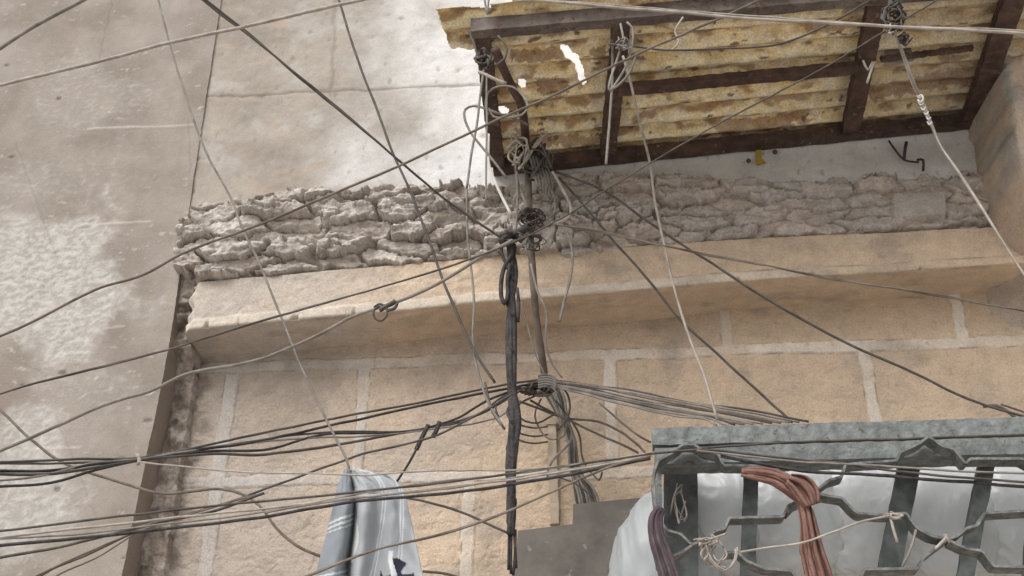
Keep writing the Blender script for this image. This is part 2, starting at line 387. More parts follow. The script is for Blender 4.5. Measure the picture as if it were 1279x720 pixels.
# ---- broken masonry band
def f_rub(X, Z):
    px, py = proj(np.stack([X, X*0-.25, Z], -1))
    wx = X+.06*fbm(X*5, Z*6, 5, 300, .6); wz = Z+.038*fbm(X*4+9, Z*5, 5, 301, .6)+.014*fbm(X*17, Z*17, 3, 311)
    q = sm(720, 1000, px)                                    # smoother, larger stones to the right
    f1, f2, idc = voro(wx*4.4+.35*np.sin(wx*3.1), wz*13.5+.6*fbm(X*2, Z*2, 2, 330), 302); smear = sm(.0, .30, fbm(X*5+3, Z*9, 3, 320))*(.35+.35*q); e1 = np.maximum(sm(.0, .10+.12*smear, f2-f1), (.35+.4*sm(700, 900, px))*smear)
    g1, g2, id2 = voro(wx*11+3+.5*fbm(X*14, Z*14, 3, 312), wz*27, 303); e2 = sm(.0, .16, g2-g1)
    rough = fbm(X*20, Z*30, 4, 304, .55)
    ridg = 1-np.abs(fbm(X*11, Z*26, 5, 305, .6))*2.4
    tiltx = fbm(X*3+idc*40, Z*6+idc*40, 2, 313)
    h = e1*(.026+.055*idc+.03*tiltx)*(1-.35*q)+(1-q*.5)*e2*(.004+.030*id2)*e1*sm(.35, .5, idc)+.013*rough*(1-.4*q)+.010*ridg*(1-.75*q)
    deep = sm(.12, .40, fbm(X*3.2, Z*8, 4, 306)); h = h-.035*deep*(1-q*.7)
    h = h*(1-.25*q)+.012*q+.020*q*fbm(X*11, Z*22, 5, 321, .6); h = np.clip(h, -.01, .12)
    top = np.interp(px, [200, 235, 262, 300, 350, 400, 440, 500, 545, 600, 640, 700, 800, 900, 1000, 1100, 1180, 1225, 1400],
                        [262, 258, 254, 246, 238, 230, 236, 232, 226, 230, 236, 214, 214, 220, 222, 214, 216, 206, 200])
    bot = np.interp(px, [200, 225, 240, 262, 300, 340, 400, 450, 520, 600, 640, 720, 760, 860, 960, 1060, 1140, 1215, 1400],
                        [330, 338, 348, 350, 346, 340, 334, 330, 326, 322, 318, 318, 310, 303, 292, 290, 282, 276, 270])
    n8 = 13*fbm(X*9, Z*3, 5, 307, .6)
    ins = sm(-3, 7, py-top-n8)*sm(-2, 7, bot+n8*.7-py)
    Yv = -.198-h*.95
    Yv = -.165+(Yv+.165)*sm(0, .45, ins)
    base = mixc((.50, .455, .41), (.38, .335, .30), sm(-.3, .3, fbm(X*4, Z*7, 4, 308)))
    right = mixc((.50, .43, .375), (.42, .38, .345), sm(-.25, .25, fbm(X*3, Z*5, 3, 309)))
    c = mixc(base, right, sm(660, 780, px)); c = mixc(c, (.33, .27, .225), (id2 < .28)*e1*.45); c = mixc(c, (.56, .52, .48), sm(.1, .4, fbm(X*13, Z*19, 4, 322))*.45); c = mixc(c, (.48, .45, .42), sm(.6, .95, idc)*.5)
    c = mixc(c, (.20, .165, .14), (1-sm(0, .06, f2-f1))*.55*(1-smear))
    slab = sm(1113, 1117, px)*sm(1183, 1179, px)*sm(242, 246, py+.05*(px-1100))*sm(276, 272, py+.05*(px-1100))
    Yv = np.where(slab > .5, -.262, Yv); c = mixc(c, (.41, .375, .34), slab)
    return Yv, c
relief('broken_masonry', axis(-1.525, 2.10, -1.525, 2.10, .005), axis(4.14, 4.80, 4.14, 4.80, .005), f_rub, 'rubble', building, -.12)

# ---- pilaster on the right, ending in a rounded corbel
def pil():
    xs = np.arange(2.02, 2.95, .012); zs = np.concatenate([np.arange(3.93, 5.9, .012), np.arange(5.9, 8.5, .2)])
    X, Z = np.meshgrid(xs, zs)
    t = sm(4.02, 4.30, Z); edge = sm(2.02, 2.10+.22*(1-t), X-.035*fbm(Z*5, X*3, 5, 401, .6)-.05*(1-t))
    Y = .0-(.60*edge*(.55+.45*t))*sm(3.93, 4.06, Z)-.01*fbm(X*7, Z*7, 4, 400)
    Y = Y-.045*fbm(X*11, Z*8, 5, 405, .62)*t*sm(4.5, 4.9, Z)-.012*fbm(X*20, Z*20, 4, 406)*t; Y = np.where((X < 2.04) & (Z > 4.22), -.1, np.where(X < 2.04, .03, Y))
    st = sm(-.05, .3, fbm(X*14, Z*1.6, 4, 402))*sm(4.2, 4.55, Z)
    c = mixc((.54, .43, .33), (.45, .38, .32), sm(-.3, .3, fbm(X*4, Z*4, 4, 403)))
    c = mixc(c, (.36, .37, .35), st*.8); c = mixc(c, (.12, .12, .11), sm(.2, .5, fbm(X*20+5, Z*2.2, 3, 404))*sm(4.3, 4.7, Z)*.6)
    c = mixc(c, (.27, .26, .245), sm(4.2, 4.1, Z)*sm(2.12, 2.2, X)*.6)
    nr, nc = X.shape
    return obj('pilaster', np.c_[X.ravel(), Y.ravel(), Z.ravel()], gridf(nr, nc), 'wall', building, col=c.reshape(-1, 3))
pil()

# ------------------------------------------------------------------ neighbouring wall, left
nb = thing('plastered_building', 'grey rendered blank side building with peeling whitish patches, left of the stone blocks', 'building', (-3, -.2, 0))
ez = np.array([-1, 2.89, 3.8, 4.03, 4.67, 5.93, 9]); ex = np.array([-1.545, -1.537, -1.504, -1.505, -1.520, -1.540, -1.55])
LY = -.20
def f_left(X, Z):
    px, py = proj(np.stack([X, X*0+LY, Z], -1))
    n = fbm(X*3.3, Z*3.3, 5, 500); n2 = fbm(X*24+1.2*vn(X*9, Z*9, 520), Z*38+1.2*vn(X*9, Z*9, 521), 4, 501, .7)
    def blob(cx, cy, rx, ry, k=.9): return sm(1.25, .55, np.hypot((px-cx)/rx, (py-cy)/ry)+k*n)
    P = np.maximum.reduce([blob(60, 350, 120, 95), blob(20, 600, 80, 110, .8)*.8, blob(110, 125, 90, 60)*.35, blob(60, 230, 110, 40)*.3, blob(130, 480, 80, 40)*.3])
    fl = sm(-.10, .34, n2+.28*P-.14+.12*n)*P
    stf = sm(.26, .42, fbm(X*17, Z*30, 4, 502, .65)-.03)*sm(-.2, .3, n)                                   # small flakes everywhere
    c = mixc((.30, .262, .228), (.24, .206, .176), sm(-.3, .35, n))
    c = mixc(c, (.36, .325, .295), sm(.0, .5, fbm(X*1.4, Z*2.2, 3, 503))*.5); c = mixc(c, (.235, .195, .165), sm(.1, .5, fbm(X*2.2+7, Z*1.5, 4, 530))*.5)
    vert = sm(.0, .5, fbm(X*22, Z*2.0, 3, 504)); c = mixc(c, (.26, .23, .21), vert*.35)
    c = mixc(c, (.47, .455, .43), sm(.15, .8, P+.25*n)*.40); c = mixc(c, (.53, .52, .50), fl*.6); c = mixc(c, (.50, .46, .42), stf*.55)
    ped = np.maximum.reduce([lineseg(px, py+2*n, (80, 283), (188, 277)), lineseg(px, py+2*n, (110, 162), (245, 156)), lineseg(px, py+2*n, (30, 562), (100, 560)), lineseg(px, py+2*n, (130, 412), (155, 408))])
    c = mixc(c, (.52, .47, .42), ped*.5)
    hair = np.maximum.reduce([lineseg(px+3*vn(X*20, Z*20, 531), py+5*vn(X*12, Z*12, 532), a_, b_, .8) for a_, b_ in (((20, 180), (70, 320)), ((140, 0), (120, 90)), ((70, 520), (125, 660)), ((235, 150), (238, 215)), ((0, 440), (60, 470)))])
    c = mixc(c, (.15, .125, .105), hair*.35)
    hole = sm(.54, .58, vn(X*12, Z*17, 505)); c = mixc(c, (.12, .10, .09), hole*.7)
    h = .004*n+.0022*fl+.0015*stf+.0011*n2*(1+1.2*P)-.004*hole+.002*ped
    return LY-h, c
def lean(X, Z):
    e = np.interp(Z, ez, ex)+.004*vn(Z*8, Z*0, 510)+.003*vn(Z*40, Z*0, 511)
    return -7+(X+7)*(e+7)/(7-1.52)
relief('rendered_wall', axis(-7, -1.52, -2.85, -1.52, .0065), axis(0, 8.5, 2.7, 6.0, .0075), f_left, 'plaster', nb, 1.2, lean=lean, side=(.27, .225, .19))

def f_fill(X, Z):
    a = fbm(X*16, Z*11, 5, 550, .62); up = sm(3.80, 3.98, Z+.05*vn(Z*7, X*0, 551))
    c = mixc((.25, .205, .17), (.40, .35, .31), sm(-.2, .35, fbm(X*9, Z*8, 4, 552)))
    c = mixc(c, (.11, .09, .075), sm(.1, .4, fbm(X*12, Z*16, 4, 553))*.8)
    return -.055-.035*a-.10*up*(1+.6*fbm(X*9, Z*14, 3, 554)), c
relief('joint_filling', np.arange(-1.60, -1.425, .006), np.arange(2.5, 4.30, .006), f_fill, 'rubble', building, .1)

# ------------------------------------------------------------------ rusty canopy
YB, YF = -.225, -1.10
canopy = thing('rusty_canopy', 'rusty corrugated sheet canopy on dark iron angle frame above the broken masonry', 'canopy', (1, YB, 4.7))
pbl, pbr = at(622, 206, YB), at(1222, 147, YB)
pfl, pfr0 = at(602, 33, YF), at(1090, -8, YF); pfr = pfl+(pfr0-pfl)*1.38
def cp(u, v, dz=0):                       # u along the wall, v from wall (0) to front (1)
    a = pbl+(pbr-pbl)*u; b = pfl+(pfr-pfl)*u
    p = a+(b-a)*v; p[2] += dz; return p
def inpoly(x, y, poly):
    r = np.zeros(x.shape, bool); n = len(poly)
    for i in range(n):
        x1, y1 = poly[i]; x2, y2 = poly[(i+1) % n]
        if y1 != y2: r ^= ((y1 > y) != (y2 > y)) & (x < (x2-x1)*(y-y1)/(y2-y1)+x1)
    return r
def sheet():
    us = np.arange(-.20, 1.06, .0021); vs = np.arange(-.03, 1.10, .0055); Un, V = np.meshgrid(us, vs)
    A = pbl+(pbr-pbl)*Un[..., None]; B = pfl+(pfr-pfl)*Un[..., None]; P = A+(B-A)*V[..., None]
    ph = V*7.6*2*math.pi+.5*vn(Un*3, V*0, 600)
    sag = .007*fbm(Un*5, V*3, 3, 601)
    dent = .005*fbm(Un*22, V*8, 3, 602)
    P[..., 2] += .036+.019*np.cos(ph)+sag+dent
    px, py = proj(P)
    n = fbm(Un*50, V*30, 5, 603, .65)
    jx, jy = px+5*n, py+4*n
    body = inpoly(jx, jy, [(543, 4), (545, 14), (548, 24), (556, 44), (562, 61), (600, 62), (604, 85), (607, 112), (612, 165), (618, 214), (700, 240), (1300, 240), (1300, -80), (560, -80), (543, 4)]) & ((px > 612) | (py > 9))
    holes = [[(700, 57), (708, 58), (714, 66), (722, 70), (727, 84), (731, 100), (727, 104), (722, 96), (718, 78), (707, 72)],
             [(647, 100), (654, 99), (657, 103), (654, 108), (649, 107)], [(623, 135), (629, 134), (635, 137), (632, 141), (625, 140)],
             [(615, 150), (622, 148), (624, 160), (619, 168)]]
    keep = body.copy()
    for hpoly in holes: keep &= ~inpoly(px+4*n, py+3*n, hpoly)
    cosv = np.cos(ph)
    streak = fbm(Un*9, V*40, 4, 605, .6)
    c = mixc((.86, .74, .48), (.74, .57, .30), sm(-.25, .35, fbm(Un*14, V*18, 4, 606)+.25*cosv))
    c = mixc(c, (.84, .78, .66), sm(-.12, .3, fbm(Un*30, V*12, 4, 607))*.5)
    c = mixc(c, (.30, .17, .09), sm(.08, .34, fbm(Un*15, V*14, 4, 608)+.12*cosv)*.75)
    c = mixc(c, (.13, .075, .05), sm(.36, .46, fbm(Un*26, V*24, 3, 609))*.85)
    for poly in ([(640, 62), (700, 60), (702, 74), (664, 80), (640, 76)], [(668, 98), (706, 97), (712, 110), (700, 122), (674, 118)], [(735, 60), (760, 58), (758, 72), (738, 70)],
                 [(640, 160), (700, 168), (760, 172), (750, 182), (660, 184)], [(880, 150), (960, 146), (1000, 140), (990, 158), (900, 168)], [(1000, 30), (1080, 22), (1080, 34), (1010, 42)], [(1080, 110), (1220, 80), (1220, 100), (1090, 128)]):
        c = mixc(c, (.26, .13, .07), inpoly(px+9*n, py+8*n, poly)*.65)
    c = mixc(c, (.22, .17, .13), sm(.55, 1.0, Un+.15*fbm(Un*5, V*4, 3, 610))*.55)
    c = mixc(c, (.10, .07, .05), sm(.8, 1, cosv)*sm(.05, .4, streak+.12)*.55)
    nr, nc = Un.shape; q = gridf(nr, nc); kf = keep.ravel(); q = q[kf[q].all(1)]
    v = P.reshape(-1, 3); used = np.unique(q); mp = -np.ones(len(v), int); mp[used] = np.arange(len(used))
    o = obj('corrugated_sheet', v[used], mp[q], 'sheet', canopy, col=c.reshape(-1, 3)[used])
    md = o.modifiers.new('thickness', 'SOLIDIFY'); md.thickness = .003
sheet()
def angle(name, p, q, a, m='iron', inner=1, n=30, parent=canopy):
    """rolled L section: an upright flange and a flat one"""
    mb = MB(); mb.beam(p, q, .006, a, n=n, j=.002)
    d = np.cross(np.array(q)-np.array(p), (0, 0, 1)); d /= np.linalg.norm(d)
    o = d*inner*(a/2+.002); z = np.array([0, 0, a/2-.004])
    mb.beam(p+o-z*-1, q+o-z*-1, a, .006, n=n, j=.002)
    return mb.build(name, m, parent, smooth=False)
def solid(name, p, q, wx, wz, m='iron', parent=canopy): return MB().beam(p, q, wx, wz, n=40, j=.0025).build(name, m, parent, smooth=False)
solid('back_beam', cp(-.01, 0, -.015), cp(1.02, 0, -.015), .05, .06)
solid('front_beam', cp(-.02, 1, -.01), cp(1.02, 1, -.01), .05, .065, 'iron_grey')
for u0, u1, wd in ((.0, .0, .062), (.232, .262, .07), (.735, .735, .075), (.985, .985, .085)):
    p, q = cp(u0, .03, -.012), cp(u1, .97, -.012)
    solid('cross_beam', p, q, wd, .05)
solid('purlin', at(772, 113, -.72), at(1076, 84, -.72), .055, .03)
solid('purlin', at(1100, 74, -.72), at(1215, 60, -.72), .02, .02)
mb = MB(); strand(mb, [(618, 62, -1.1), (628, 85, -1.0), (640, 110, -.85), (652, 135, -.7), (657, 180, -.45)], 11, wob=0); mb.build('brace', 'iron', canopy)
# torn packet stuck on the underside
def panel(name, poly, Y, th, m, parent=None, **k):
    P = [at(x, y, Y) for x, y in poly]; n = len(P)
    v = P+[p+np.array([0, th, 0]) for p in P]
    f = [tuple(range(n-1, -1, -1)), tuple(range(n, 2*n))]+[(i, (i+1) % n, n+(i+1) % n, n+i) for i in range(n)]
    return obj(name, v, f, m, parent, smooth=False, **k)
panel('patch', [(1106, 52), (1135, 50), (1142, 76), (1122, 80), (1103, 79)], -.70, .004, 'patch', canopy)
for bx_, by_ in ((935, 201), (1025, 146), (1031, 143), (968, 190)):
    mb = MB(); mb.tube([at(bx_, by_, -.28), at(bx_, by_, -.2)], .011, 8); mb.build('bolt', 'iron', canopy)
panel('yellow_tag', [(944, 187), (951, 186), (951, 199), (957, 203), (945, 206)], -.205, .008, 'yellow', label='small yellow tag nailed on the white plaster under the canopy', cat='tag')
mb = MB(); strand(mb, [(1110, 176, -.22), (1120, 190, -.22), (1130, 200, -.22), (1148, 203, -.23)], 2.5); strand(mb, [(1132, 178, -.22), (1130, 190, -.23), (1129, 200, -.22)], 4); strand(mb, [(1146, 200, -.22), (1153, 200, -.25), (1153, 214, -.23)], 3)
mb.build('iron_hook', 'black', label='rusted iron hook with wire scraps on the plaster strip below the canopy', cat='hook')

# ------------------------------------------------------------------ grey brown sheet at the foot of the wall
panel('metal_awning', [(640, 735), (647, 663), (715, 655), (716, 630), (860, 616), (900, 800), (636, 800)], -.20, .02, 'plate', label='flat grey-brown metal sheet with stepped edge leaning on wall behind the plastic bag', cat='metal sheet')

# ------------------------------------------------------------------ cage window, bottom right
cage = thing('window_cage', 'grey painted window cage with wavy iron bars, stuffed with white sacks', 'window grille', tuple(at(1050, 900, -.7)))
YL = -.95
def rail(name, x0, y0, x1, y1, Y, h, dpt, m='paint'):
    p, q = at(x0, y0, Y), at(x1, y1, Y)
    q = p+(q-p)*1.35; q[2] = p[2]+(q[2]-p[2])
    c0, c1 = p+np.array([0, dpt/2, -h/2]), q+np.array([0, dpt/2, -h/2])
    return MB().beam(c0, c1, dpt, h, n=60, j=.0018).build(name, m, cage, smooth=False)
rail('top_rail', 814, 535, 1279, 521, -.86, .062, .06)
rail('lower_rail', 818, 560, 1279, 546, -.875, .058, .10)
def post(x0, y0, x1, y1, Y, wd, dp, m='paint_dark', name='post'):
    p, q = at(x0, y0, Y), at(x1, y1, Y); d = q-p; q = p+d*1.35
    return MB().beam(p, q, wd, dp, up=(0, 1, 0), n=20, j=.0015).build(name, m, cage, smooth=False)
post(850, 566, 850, 725, -.72, .115, .03); post(821, 556, 826, 720, -.80, .022, .05, 'paint', 'corner_strip')
post(938, 585, 934, 720, -.74, .048, .04, 'paint_dark'); post(1137, 575, 1108, 722, -.74, .07, .04, 'paint_dark'); post(1232, 578, 1205, 722, -.74, .05, .04, 'paint_dark')
post(1300, 578, 1290, 722, -.74, .06, .04)
panel('back_board', [(822, 690), (1450, 678), (1500, 900), (822, 900)], -.30, .03, 'dark_wood', cage)
def scroll(pts, Y=YL, dp=.065, th=.008):
    P = spline(np.array([at(x, y, Y) for x, y in pts]), .008)
    # soften only slightly: flat bar set on edge, its width running back into the cage
    t = np.gradient(P, axis=0); n = np.c_[-t[:, 2], t[:, 0]*0, t[:, 0]]; n /= np.linalg.norm(n, axis=1)[:, None]+1e-9
    V = []; Fc = []; N = len(P)
    for i in range(N):
        for a, b in ((-1, 0), (1, 0), (1, 1), (-1, 1)): V.append(P[i]+n[i]*a*th/2+np.array([0, b*dp, 0]))
    for i in range(N-1):
        for k in range(4): a = i*4+k; b = i*4+(k+1) % 4; Fc.append((a, b, b+4, a+4))
    Fc += [(0, 1, 2, 3), (N*4-1, N*4-2, N*4-3, N*4-4)]
    return obj('scroll_bar', V, Fc, 'bar', cage, smooth=False)
def rr(pts):   # keep corners crisp: double each point a little apart
    out = [pts[0]]
    for a, b, c in zip(pts, pts[1:], pts[2:]):
        la = math.hypot(b[0]-a[0], b[1]-a[1]); lc = math.hypot(c[0]-b[0], c[1]-b[1]); k = min(1.6, la*.35); k2 = min(1.6, lc*.35)
        out += [(b[0]-(b[0]-a[0])/la*k, b[1]-(b[1]-a[1])/la*k), (b[0]+(c[0]-b[0])/lc*k2, b[1]+(c[1]-b[1])/lc*k2)]
    return out+[pts[-1]]
scroll(rr([(826, 650), (818, 630), (815, 605), (817, 589), (822, 575), (842, 564), (853, 555), (867, 555), (878, 563), (897, 567), (904, 581), (967, 582), (976, 593), (982, 606), (992, 612)]))
scroll(rr([(983, 640), (992, 630), (1008, 623), (1022, 611), (1035, 600), (1052, 595), (1056, 580), (1120, 575), (1124, 565), (1148, 554), (1160, 545), (1177, 557), (1192, 561), (1206, 579), (1212, 573), (1277, 573), (1290, 580), (1300, 600)]))
scroll(rr([(822, 646), (833, 662), (850, 667), (864, 680), (880, 674), (892, 664), (905, 660), (911, 647), (978, 645), (985, 631), (1005, 623)]))
scroll(rr([(1010, 612), (1028, 618), (1052, 622), (1064, 635), (1072, 641), (1107, 643), (1132, 641), (1145, 659), (1163, 669), (1183, 673), (1195, 670), (1207, 660), (1221, 656), (1230, 641), (1279, 638), (1330, 636)]))
scroll(rr([(1070, 760), (1075, 722), (1080, 711), (1147, 710), (1154, 696), (1172, 682), (1183, 674)]))
scroll(rr([(1186, 675), (1207, 685), (1227, 688), (1242, 707), (1279, 708), (1330, 708)]))
scroll(rr([(820, 705), (836, 696), (853, 689), (864, 681)]))
scroll(rr([(905, 690), (922, 690), (932, 700), (955, 710), (989, 713), (1000, 730), (1060, 735)]))

# sacks
def sack(cx, cy, rx, ry, Y, dy, label, m='sack', seed=0, name='plastic_sack', cat='sack', tilt=0, group=None, sq=.6):
    c = at(cx, cy, Y); sx = rx*np.linalg.norm(c-CAM)/FP; sz = ry*np.linalg.norm(c-CAM)/FP
    nu, nv = 110, 80; u = np.linspace(0, 2*math.pi, nu, endpoint=False); v = np.linspace(0, math.pi, nv)
    Uu, Vv = np.meshgrid(u, v)
    def se(t, e): return np.sign(t)*np.abs(t)**e
    x = se(np.cos(Uu), sq)*se(np.sin(Vv), sq); y = se(np.sin(Uu), sq)*se(np.sin(Vv), sq); z = se(np.cos(Vv), sq+.1)
    r = 1+.06*fbm(x*1.5+seed, z*2+y, 3, seed)+.06*(1-np.abs(fbm(x*3+z, z*2.0-y*2+seed, 3, seed+5))*2)*.8
    P = np.stack([x*sx*r, y*dy*r, z*sz*r], -1); ct, st_ = math.cos(tilt), math.sin(tilt)
    P = np.stack([P[..., 0]*ct+P[..., 2]*st_, P[..., 1], -P[..., 0]*st_+P[..., 2]*ct], -1)+c
    f = []
    for i in range(nv-1):
        for j in range(nu): f.append((i*nu+j, (i+1)*nu+j, (i+1)*nu+(j+1) % nu, i*nu+(j+1) % nu))
    return obj(name, P.reshape(-1, 3), f, m, label=label, cat=cat, group=group)
g = 'white sacks stuffed behind the cage bars'
sack(893, 655, 56, 66, -.52, .12, 'white plastic sack in the left end of the cage beside the dark corner post', seed=1, group=g, tilt=.1)
sack(990, 655, 62, 70, -.50, .13, 'white plastic sack behind the red-brown cloth in the cage', seed=2, group=g, tilt=-.08)
sack(1079, 655, 56, 70, -.50, .12, 'white plastic sack in the cage just left of the widest inner post', seed=3, group=g, tilt=.1)
sack(1178, 655, 62, 70, -.50, .13, 'white plastic sack in the cage just right of the widest inner post', seed=4, group=g, tilt=.12)
sack(1272, 655, 56, 70, -.50, .12, 'white plastic sack at the right end of the cage, cut by the picture edge', seed=5, group=g)
sack(828, 742, 66, 122, -.55, .14, 'clear crumpled plastic bag bulging out left of the cage corner', 'bag', seed=6, name='plastic_bag', cat='plastic bag', tilt=.12, sq=.85)

# cloths
def cloth(name, pts, Y, folds, amp, m, label, cat, seed=0, parent=None):
    """pts: (x, y, halfwidth) down a hanging strip, gathered into folds"""
    P = spline(np.array([[x, y, h] for x, y, h in [(p[0], p[1], p[2]*.84) for p in pts]], float), 4.0); n = len(P); K = 44
    V = []
    t = np.gradient(P[:, :2], axis=0); t /= np.linalg.norm(t, axis=1)[:, None]+1e-9
    for i in range(n):
        nx, ny = t[i][1], -t[i][0]
        for k in range(K):
            s = k/(K-1)*2-1; wv = .62*math.sin(s*folds*math.pi+.9*math.sin(i*.055+seed)+seed)+.34*math.sin(s*folds*2.3*math.pi+seed*2+1.3*math.sin(i*.09))+.9*float(fbm(np.array(s*4.+seed), np.array(i*.07), 3, seed))
            px = P[i, 0]+nx*s*P[i, 2]; py = P[i, 1]+ny*s*P[i, 2]
            V.append(at(px, py, Y+amp*wv*min(1, P[i, 2]/10)-amp*.8*(1-s*s)+.004*float(vn(np.array(s*3+seed), np.array(i*.2), seed))))
    o = obj(name, V, gridf(n, K), m, parent, label=label, cat=cat)
    md = o.modifiers.new('thickness', 'SOLIDIFY'); md.thickness = .004
    return o
red = thing('tied_cloth', 'red-brown cloth knotted round the cage bars and hanging down', 'cloth', tuple(at(1020, 760, -1)))
cloth('tail', [(996, 618, 8), (1004, 632, 10), (1009, 655, 12), (1014, 690, 17), (1022, 722, 20), (1028, 770, 24)], -1.0, 3, .014, 'red', None, None, 1, red)
cloth('band', [(926, 590, 5), (945, 592, 9), (966, 596, 11), (985, 606, 13), (1000, 618, 12)], -1.0, 2, .012, 'red', None, None, 2, red)
cloth('knot', [(985, 598, 9), (998, 606, 17), (1008, 618, 18), (1014, 632, 11)], -1.015, 2.4, .018, 'red', None, None, 3, red)
pc = cloth('rag', [(826, 634, 5), (819, 648, 9), (821, 672, 11), (830, 700, 13), (840, 735, 14), (848, 790, 15)], -1.0, 2.5, .012, 'purple', 'dull purple rag wrapped on the left corner of the cage', 'rag', 4)

# towel
def towel():
    L = [(430, 586), (422, 610), (415, 640), (408, 670), (400, 700), (395, 725), (385, 790)]
    R = [(452, 588), (486, 594), (503, 612), (511, 640), (520, 680), (529, 722), (545, 790)]
    nu, nv = 150, 170; V = []; C = []
    Ls, Rs = spline(np.array(L, float), 1.0), spline(np.array(R, float), 1.0)
    for j in range(nv):
        t = j/(nv-1); a = Ls[int(t*(len(Ls)-1))]; b = Rs[int(t*(len(Rs)-1))]
        for i in range(nu):
            s = i/(nu-1); x = a[0]+(b[0]-a[0])*s; y = a[1]+(b[1]-a[1])*s
            # the cloth drops in two lobes with a deep pleat between them
            pl = math.exp(-((s-.30-.02*math.sin(t*5))/.055)**2); k = min(1, t*3)
            dep = .085*pl*k+.022*math.sin(s*9+t*2.5)*k+.012*math.sin(s*21+t*4)*k-.03*math.sin(min(1, s/.28)*math.pi)*k+.022*float(fbm(np.array(s*4.), np.array(t*3.), 3, 9))
            V.append(at(x, y, -1.05+dep))
            base = np.array((.25, .272, .295)) if s < .33 else np.array((.36, .38, .40))
            if s < .30:
                q = (t*7.2+s*.8) % 2.4; st = 1 if (q < .10 or .22 < q < .32 or .44 < q < .50) and t > .25 else 0
            else:
                w_ = (s-.33)*1.25+t*.62; st = 1 if (.63 < w_ < .655 or .68 < w_ < .70 or .93 < w_ < .955 or .98 < w_ < 1.0) else 0
            c = base*(1-st)+np.array((.55, .58, .60))*st
            if .33 < s < .37+.03*math.sin(t*17) and .16 < t < .60: c = np.array((.60, .61, .61))
            nvv = float(vn(np.array(s*7.), np.array(t*14.), 12))
            if t > .60 and s > .62+.12*nvv and s < .93 and (t+.12*nvv) > .64: c = np.array((.035, .04, .06))
            if t > .56 and .70 < s+.03*nvv < .745: c = np.array((.66, .68, .69))
            C.append(c)
    o = obj('towel', V, gridf(nv, nu), 'towel', label='grey-blue towel with white stripes hanging from the cable at the bottom', cat='towel', col=np.array(C))
    md = o.modifiers.new('thickness', 'SOLIDIFY'); md.thickness = .004
towel()

# ------------------------------------------------------------------ overhead cables
G1 = 'single lines crossing the facade'
wire('overhead_wire', 'short dark wire cutting the top left corner of the photo', 'wire', 'grey', [(-60, 98), (0, 60), (50, 28), (105, 0), (170, -35)], 4.6, -1.5)
wire('overhead_wire', 'pale beige wire rising from the left edge to the top, over the grey wall', 'wire', 'pale', [(-60, 122), (0, 107), (100, 83), (215, 53), (330, 28), (445, 1), (560, -25)], 4.2, -1.6)
wire('overhead_wire', 'straight thick dark double wire slanting from the top left down to the taped joint', 'wire', 'dark', [(205, -45, -1.3), (255, 0, -1.2), (320, 50, -1.1), (400, 118, -1.0), (500, 205, -.85), (560, 252, -.7), (632, 300, -.6)], 4.4, strands=2)
wire('overhead_wire', 'dark wire falling steeply from the top past the cornice, left of the black bundle', 'wire', 'dark', [(405, -50), (425, 7), (445, 70), (470, 135), (490, 190), (513, 240), (533, 293), (553, 350), (570, 390), (592, 440), (618, 478)], 3.2, -.62)
wire('overhead_wire', 'thin faded wire falling from the top left down to the towel', 'wire', 'grey', [(190, -40), (198, 0), (215, 65), (240, 145), (262, 200), (290, 250), (305, 290), (322, 325), (355, 405), (372, 450), (385, 478), (410, 530), (433, 574), (437, 592)], 2.7, -1.0)
wire('overhead_wire', 'brown wire rising from the left edge across masonry and canopy to the top', 'wire', 'brown', [(-60, 440), (0, 421), (50, 398), (120, 362), (180, 343), (230, 315), (320, 282), (420, 240), (500, 207), (600, 160), (700, 115), (800, 67), (880, 32), (950, 0), (1010, -30)], 3.2, -1.45)
wire('overhead_wire', 'long dark cable from the left edge past the knot to the top right', 'cable', 'dark', [(-60, 510), (0, 493), (40, 481), (200, 440), (320, 404), (480, 358), (620, 313), (700, 275), (760, 235), (880, 165), (1000, 100), (1100, 42), (1170, 0), (1220, -30)], 3.6, -1.3, strands=2)
kw = thing('overhead_wire', 'grey wire with a small curled splice knot in front of the cornice', 'wire', tuple(at(300, 450, -1.2)))
mb = MB(); strand(mb, [(-60, 592), (0, 563), (60, 537), (130, 505), (190, 487), (235, 466), (320, 450), (390, 422), (440, 396), (468, 386), (500, 376), (540, 358), (600, 322), (640, 300)], 4.2, -1.2); mb.build('cable', 'grey', kw)
mb = MB(); strand(mb, [(467, 384), (474, 380), (482, 384), (483, 394), (476, 401), (468, 397), (467, 388), (474, 382)], 3, -1.22, seg=.006, wob=.1); strand(mb, [(474, 388), (482, 383), (490, 379), (494, 376)], 6, -1.22, seg=.006, wob=.1); strand(mb, [(484, 388), (493, 385), (496, 379)], 4, -1.23, seg=.006, wob=.1); mb.build('splice_curl', 'dark', kw)
wire('overhead_wire', 'pale double wire running almost level across the top right corner', 'wire', 'pale', [(600, -6), (660, 0), (800, 12), (960, 25), (1100, 33), (1279, 42), (1400, 48)], 3.8, -1.6, extra=[(2.2, [(640, 1), (700, 2), (800, 9), (960, 22), (1100, 31), (1279, 39), (1400, 44)])])
rp = thing('drop_wire', 'whitish twisted wire with spliced loop dropping from canopy to the right edge', 'wire', tuple(at(1200, 300, -1)))
mb = MB(); strand(mb, [(1117, 40, -1.3), (1128, 68, -1.2), (1133, 82, -1.2), (1142, 108, -1.15), (1150, 124, -1.1), (1162, 155, -1.1), (1175, 185), (1200, 222), (1230, 266), (1279, 340), (1310, 390)], 4.6, -1.1, strands=2); mb.build('cable', 'pale', rp)
mb = MB()
for k in range(6): x0, y0 = 1148+k*2.6+rnd.uniform(-1, 1), 120+k*6.5+rnd.uniform(-2, 2); strand(mb, [(x0-2.6, y0+rnd.uniform(-1, 1), -1.12), (x0, y0+3, -1.15), (x0+3, y0+rnd.uniform(-1, 2), -1.12)], 1.7, wob=0, seg=.006)
